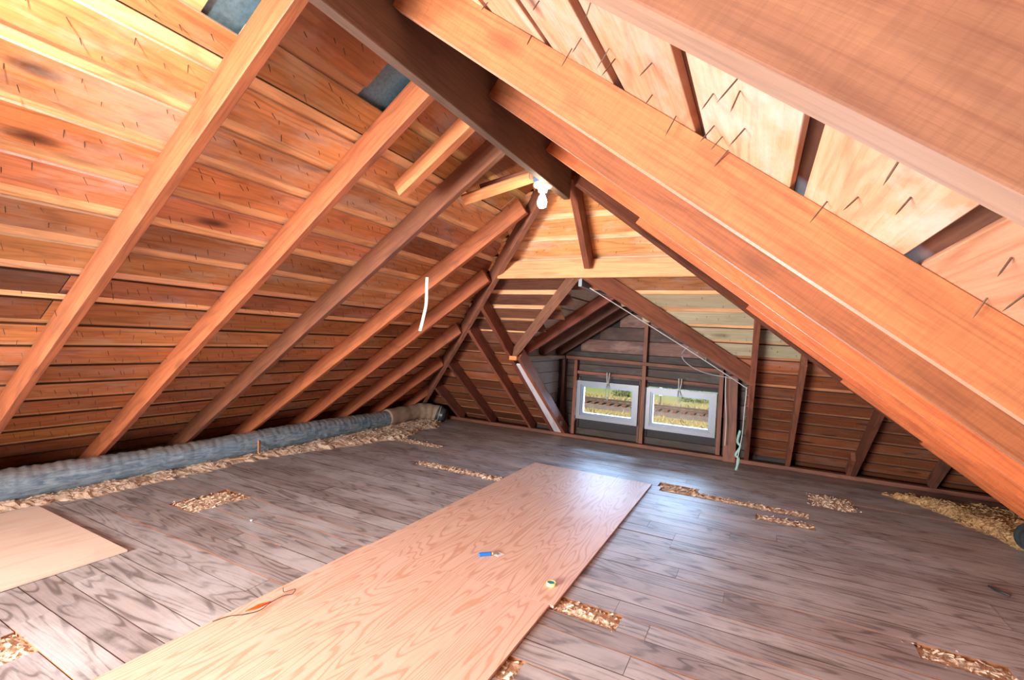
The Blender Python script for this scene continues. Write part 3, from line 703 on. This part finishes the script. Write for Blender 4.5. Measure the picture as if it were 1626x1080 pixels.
tube('duct_mouth', spline([(-4.30, 5.965, .115), (-4.25, 5.98, .10), (-4.19, 5.99, .085)], 5), .12, M['blackduct'], ductt, n=26, rfun=lambda t: .126-.03*t)
mound('loose_insulation', [(-4.62, -.3), (-4.40, 1.0), (-4.33, 1.5), (-4.25, 1.75), (-4.30, 2.1), (-4.28, 2.5), (-4.31, 2.9), (-4.27, 3.3), (-4.15, 3.7), (-4.02, 4.1), (-4.02, 4.35), (-3.88, 4.62), (-3.92, 4.9), (-4.05, 5.2), (-3.98, 5.5), (-4.22, 5.95), (-4.30, 6.2), (-4.95, 6.2), (-4.95, -.3)],
      .045, M['ins'], None, res=.024, base=.001, seed=4, jag=.07, chips=5200, chipmat=M['paper'] and M['ins'], label='strip of crumbled tan insulation along the foot of the left duct', cat='insulation')
mound('loose_insulation', [(1.10, 5.86), (1.30, 5.66), (1.42, 5.55), (1.50, 5.38), (1.56, 5.18), (1.66, 5.02), (1.70, 4.84), (1.78, 4.70), (2.05, 4.66), (2.12, 5.2), (2.10, 5.75), (1.75, 5.88), (1.60, 5.80), (1.40, 5.78)],
      .07, M['insR'], None, res=.02, base=.001, seed=8, jag=.04, chips=2600, label='heap of golden brown shavings insulation at the right eave', cat='insulation')
rd = empty('flexible_duct', (1.86, 4.3, 0), 'end of a black ribbed flexible duct at the right edge of the floor', 'duct')
pts = [(1.80+.05*math.sin(i*.03), 4.78-i*.02, .105) for i in range(150)]
tube('ribbed_hose', pts, .1, M['blackduct'], rd, n=20, rfun=lambda t: .098+.007*math.sin(t*149*1.55))
timber('wood_offcut', (-4.30, 3.02, .06), (-4.42, 3.10, .15), (0, .6, .6), .035, .012, M['header'], 'small pale wood offcut standing in the insulation beside the left duct', 'offcut', color=(1.1, 1.2, 1.3))
timber('wood_offcut', (-4.33, 2.72, .05), (-4.25, 2.86, .058), (0, 0, 1), .02, .008, M['header'], 'thin pale wood splinter lying on the insulation beside the left duct', 'offcut', color=(1.1, 1.2, 1.2))

# ------------------------------------------------------------------ plywood
def sheet(x0, x1, y0, y1, z0, mat, label, t=.0125, rot=0):
    L = y1-y0; cx = (x0+x1)/2
    a = V((cx, y0, z0+t)); b = V((cx+math.tan(rot)*L, y1, z0+t))
    o = bar('plywood_sheet', a, b, (0, 0, -1), x1-x0, t, mat, None, c=.001); return tag(o, label, 'plywood')
sheet(-2.06, -.838, 2.2125, 4.65, .003, M['ply'], 'far plywood sheet on the floor, its end towards the windows')
sheet(-2.075, -.858, -.23, 2.211, .003, M['ply'], 'near plywood sheet on the floor, orange-grained with stains')
sheet(-4.30, -3.11, -1.02, 1.412, .003, M['plyL'], 'pale plywood sheet on the floor at the left edge of the photo', rot=0)

# ------------------------------------------------------------------ small things on the plywood
zt = .0165
mk = empty('marker', (-1.40, 2.48, zt), 'small blue stick with a yellow end lying on the plywood', 'marker')
d = V((.052, .052, 0)); p = V((-1.418, 2.455, zt+.012))
tube('body', [p, p+d*.05, p+d*.95, p+d], .011, M['blue'], mk, n=16); tube('cap', [p+d*1.01, p+d*1.12, p+d*1.18], .008, M['yellow'], mk, n=14)
cd = empty('paper_label', (-1.34, 2.545, zt), 'small white diamond-shaped printed card beside the blue stick', 'card')
def flatq(name, c, u, v, z0, t, mat, par):
    c, u, v = V(c), V(u), V(v); q = [c+u, c+v, c-u, c-v]
    vs = [(a.x, a.y, z0) for a in q]+[(a.x, a.y, z0+t) for a in q]
    return meshobj(name, vs, [(3, 2, 1, 0), (4, 5, 6, 7)]+[(i, (i+1) % 4, (i+1) % 4+4, i+4) for i in range(4)], mat, par)
flatq('card', (-1.338, 2.548, 0), (.034, .018, 0), (-.015, .03, 0), zt, .0012, M['paper'], cd)
flatq('print', (-1.340, 2.548, 0), (.013, .007, 0), (-.006, .012, 0), zt+.0013, .0004, M['ink'], cd)
tp = empty('tape_roll', (-.925, 2.39, zt), 'small round teal cap with a pale yellow rim on the plywood edge', 'cap')
lathe('rim', [(.026, 0), (.027, .004), (.027, .014), (.024, .017), (.019, .017), (.018, .012)], M['yellow'], tp, Matrix.Translation((-.925, 2.39, zt)))
tp.children[0].color = (1, 1, 2.2, 1)
lathe('centre', [(.018, .0), (.018, .014), (.012, .0145), (.001, .0125)], M['teal'], tp, Matrix.Translation((-.925, 2.39, zt+.001)))
wl = empty('wire_lead', (-2.0, 1.45, zt), 'orange tag with a thin dark wire at the left edge of the near plywood', 'wire')
flatq('tag', (-2.005, 1.447, 0), (.012, .055, 0), (-.012, .012, 0), zt, .004, M['orange'], wl)
tube('wire', spline([(-2.035, 1.60, zt+.012), (-2.01, 1.585, zt+.006), (-1.985, 1.60, zt+.014), (-1.965, 1.615, zt+.02), (-1.955, 1.59, zt+.01), (-1.985, 1.565, zt+.004), (-1.985, 1.50, zt+.004), (-1.97, 1.43, zt+.003), (-2.0, 1.37, zt+.003), (-2.04, 1.33, zt+.003), (-2.06, 1.27, zt+.003)]), .0016, M['black'], wl)
o = tube('rubber_strip', spline([(1.285, 3.86, .006), (1.30, 3.82, .006), (1.32, 3.795, .007), (1.352, 3.775, .006)]), .006, M['black']); tag(o, 'small curved black rubber strip lying on the planks at the right', 'strip')
o = tube('debris_crumb', [(-2.98, 2.06, .004), (-2.976, 2.064, .008), (-2.97, 2.066, .004)], .006, M['paper']); tag(o, 'tiny white crumb on the planks left of the plywood', 'debris')

# ------------------------------------------------------------------ hanging strap, window cords, cables
def ribbon(name, pts, w, t, side, mat, parent=None):
    pts = [V(p) for p in pts]; s = V(side).normalized()*w/2; n = V((0, -1, 0))*t; vs = []; fs = []; o0 = pts[0]
    for p in pts: q = p-o0; vs += [q-s, q+s, q+s+n, q-s+n]
    for i in range(len(pts)-1):
        for k in range(4): a = i*4+k; b = i*4+(k+1) % 4; fs.append((a, b, b+4, a+4))
    fs += [(3, 2, 1, 0), tuple(range(len(vs)-4, len(vs)))]
    return meshobj(name, vs, fs, mat, parent, Matrix.Translation(o0))
o = ribbon('hanging_strap', spline([(-2.205, 2.83, 1.745), (-2.20, 2.825, 1.66), (-2.20, 2.83, 1.55), (-2.215, 2.825, 1.45), (-2.235, 2.83, 1.38), (-2.245, 2.83, 1.345)], 5), .024, .003, (1, .2, 0), M['cord'])
tag(o, 'white strap hanging from the fourth left rafter', 'strap')
for x, n_, lab in ((-1.775, 1, 'white cord pair hanging over the top of the left window'), (-.855, 2, 'white cord pair hanging over the top of the right window')):
    e_ = empty('window_cord', (x, 6.28, .93), lab, 'cord', 'window pull cords')
    for dx in (-.018, .018):
        tube('cord', spline([(x+dx, 6.272, .935), (x+dx*.8, 6.268, .86), (x+dx*.4-.01*(n_ == 2), 6.272, .78)]), .006, M['cord'], e_)
        tube('cord_end', spline([(x+dx*.4-.01*(n_ == 2), 6.272, .78), (x+dx*1.2, 6.274, .71), (x+dx*(.9 if n_ == 1 else .8), 6.272, .63 if n_ == 1 else .65), (x+dx*.1, 6.272, .56 if n_ == 1 else .62)]), .004, M['cordd'], e_)
o = tube('white_cable', spline([(-1.30, 3.885, 1.79), (-.9, 4.22, 1.53), (-.5, 4.54, 1.27), (-.12, 4.87, 1.01), (-.085, 4.90, .97), (-.095, 5.1, .75), (-.11, 5.4, .45), (-.15, 5.5, .14)], 6), .0042, M['cord']); tag(o, 'white cable running down the right valley rafter and dropping to the floor', 'cable')
o = tube('white_cable', spline([(-.33, 6.13, 1.02), (-.325, 6.14, .8), (-.30, 6.14, .5), (-.30, 6.14, .2)], 4), .005, M['cord']); tag(o, 'thin white cable hanging down the dark corner post', 'cable')
o = tube('grey_cable', spline([(-.42, 4.62, 1.22), (-.46, 4.80, 1.38), (-.58, 4.85, 1.36), (-.66, 4.85, 1.26), (-.60, 4.85, 1.17), (-.45, 4.86, 1.10), (-.25, 4.88, 1.07), (-.15, 4.9, 1.05)], 6), .005, M['cordd']); tag(o, 'grey cable drooping in a loop from the right valley rafter', 'cable')
o = tube('cable_bundle', spline([(-.13, 5.48, .50), (-.15, 5.50, .38), (-.12, 5.50, .33), (-.16, 5.50, .24), (-.13, 5.50, .2), (-.15, 5.5, .08)], 6), .014, M['green']); tag(o, 'greenish bundle of wires hanging near the floor beside the corner post', 'cable')

# ------------------------------------------------------------------ nails
def nailgeo(q, dr, l, r=.0018, n=4):
    ref = V((0, 0, 1)) if abs(dr.z) < .9 else V((1, 0, 0)); a = dr.cross(ref).normalized(); b = dr.cross(a); vs = []
    for t, rr in ((0, r), (.75, r*.9), (1, r*.15)):
        for k in range(n): an = 2*math.pi*k/n; vs.append(q+dr*l*t+(a*math.cos(an)+b*math.sin(an))*rr)
    fs = []
    for i in range(2):
        for k in range(n): p = i*n+k; w = i*n+(k+1) % n; fs.append((p, w, w+n, p+n))
    return vs, fs
sc_ = []
for q, dr_, l, bd in NAILS:
    p0 = px(q)
    if p0 is None or not (-30 < p0[0] < 1656 and -30 < p0[1] < 1110): continue
    sc_.append((l/p0[2], q, dr_, l, bd))
sc_.sort(key=lambda t: -t[0])
cnt = 0
base_me = None
rest = {}
for s_, q, dr_, l, bd in sc_:
    if cnt < 295:
        vs, fs = nailgeo(V((0, 0, 0)), V((0, 0, 1)), 1.0, 1)
        if base_me is None:
            base_me = bpy.data.meshes.new('nail'); base_me.from_pydata([(v.x*.0018, v.y*.0018, v.z*.03) for v in vs], [], fs); base_me.materials.append(M['nail'])
        o = bpy.data.objects.new('nail', base_me)
        mw = Matrix.Translation(q) @ dr_.to_track_quat('Z', 'Y').to_matrix().to_4x4() @ Matrix.Diagonal((1, 1, l/.03, 1))
        place(o, bd, mw); cnt += 1
    else:
        rest.setdefault(bd.parent.name, []).append((q, dr_, l))
for nm, lst in rest.items():
    vs = []; fs = []
    for q, dr_, l in lst:
        a, b = nailgeo(q, dr_, l, .0015, 3); k = len(vs); vs += a; fs += [tuple(i+k for i in f) for f in b]
    o = meshobj('nails', vs, fs, M['nail'], bpy.data.objects[nm]); o['kind'] = 'stuff'

# ------------------------------------------------------------------ outdoors
def groundmat():
    m, n, b = newmat('field_grass'); g = node(n, 'NewGeometry'); f = noisen(n, g.outputs['Position'], .35, 6, .6); f2 = noisen(n, g.outputs['Position'], 3, 5, .7)
    sp = node(n, 'SeparateXYZ'); n.links.new(g.outputs['Position'], sp.inputs[0])
    y = math_(n, 'ADD', sp.outputs['Y'], math_(n, 'MULTIPLY', f, 9.0))
    c = mix(n, (.26, .22, .08), (.115, .20, .045), ramp(n, math_(n, 'MULTIPLY_ADD', y, .1, -4.45), [(0, 0), (1, 1)]))
    c = mix(n, c, (.34, .29, .15), math_(n, 'MULTIPLY', ramp(n, f2, [(.4, 0), (.7, 1)]), .45))
    n.links.new(c, b.inputs['Base Color']); b.inputs['Roughness'].default_value = 1; return m
gr = meshobj('ground', [(-90, 8, 0), (60, 8, 0), (60, 200, 0), (-90, 200, 0)], [(0, 1, 2, 3)], groundmat(), None, Matrix.Translation((0, 0, -3.6)))
tag(gr, 'green and dry yellow field seen through the dormer windows', 'field', kind='structure')
trk = empty('railway_track', (-8, 36.5, -3.6), 'railway track on dark ballast seen through both windows', 'railway track')
gv = plain('ballast_gravel', (.13, .105, .09), .95, 0, .6, 3, .3)
meshobj('ballast', [(-60, -2.2, 0), (60, -2.2, 0), (60, -1.5, .22), (-60, -1.5, .22), (60, 1.5, .22), (-60, 1.5, .22), (60, 2.2, 0), (-60, 2.2, 0)], [(0, 1, 2, 3), (3, 2, 4, 5), (5, 4, 6, 7)], gv, trk, Matrix.Translation((-8, 36.6, -3.6)))
rs = plain('rail_steel', (.22, .17, .14), .4, .7, .2, 5)
for dy in (-.72, .72): bar('rail', (-60, 36.6+dy, -3.26), (50, 36.6+dy, -3.26), (0, 0, 1), .07, .15, rs, trk)
vs = []; fs = []
for i in range(90):
    x = -38+i*.6; b = len(vs)
    for zz in (.2, .33):
        vs += [(x, -1.3, zz), (x+.24, -1.3, zz), (x+.24, 1.3, zz), (x, 1.3, zz)]
    fs += [(b+4, b+5, b+6, b+7), (b, b+1, b+5, b+4), (b+1, b+2, b+6, b+5), (b+3, b, b+4, b+7), (b+2, b+3, b+7, b+6)]
o = meshobj('sleepers', vs, fs, M['dark'], trk, Matrix.Translation((-8, 36.6, -3.6))); o['kind'] = 'stuff'
rg = random.Random(5); vs = []; fs = []
for i in range(5200):
    y = rg.choice([rg.uniform(27, 34), rg.uniform(39, 43), rg.uniform(39, 42)]); x = rg.uniform(-22, 4)*y/36; h = rg.uniform(.08, .32)*(1 if y > 30 else .6); w = .04; a = rg.uniform(0, 6.3); b = len(vs)
    vs += [(x-w*math.cos(a), y-w*math.sin(a), 0), (x+w*math.cos(a), y+w*math.sin(a), 0), (x+rg.uniform(-.2, .2), y+rg.uniform(-.2, .2), h)]; fs.append((b, b+1, b+2))
o = meshobj('dry_grass', vs, fs, plain('dry_grass_blades', (.40, .33, .18), .9, 0, .5, 1, 0), None, Matrix.Translation((0, 0, -3.6)))
tag(o, 'tall dry yellow grass growing on both sides of the track', 'grass', kind='stuff')
pole = empty('marker_post', (-6.9, 40, -3.6), 'white-topped marker post standing in the field beyond the track', 'post')
tube('post', [(-6.9, 40, -3.6), (-6.9, 40, -2.2), (-6.9, 40, -1.9)], .06, M['cordd'], pole, n=8)
boxmesh('sign_plate', (-7.02, 39.93, -2.7), (-6.78, 39.98, -1.75), M['paper'], pole)
lv = plain('shrub_leaves', (.10, .14, .05), .9, 0, .5, 2, 0)
for i, (x, y, r, lab) in enumerate([(-11.3, 45, 1.0, 'small bare bush in the field seen in the left window'), (-5.0, 46, 1.3, 'dark bush in the field seen at the right of the right window'), (-8.3, 52, 1.5, 'distant round shrub at the top of the right window')]):
    vs = []; fs = []
    for _ in range(500):
        d_ = V((rg.gauss(0, 1), rg.gauss(0, 1), abs(rg.gauss(0, .8)))).normalized()*r*rg.uniform(.5, 1); b = len(vs)
        for _k in range(3): vs.append(d_+V((rg.uniform(-.12, .12), rg.uniform(-.12, .12), rg.uniform(-.12, .12))))
        fs.append((b, b+1, b+2))
    o = meshobj('shrub', vs, fs, lv, None, Matrix.Translation((x, y, -3.6))); tag(o, lab, 'shrub')
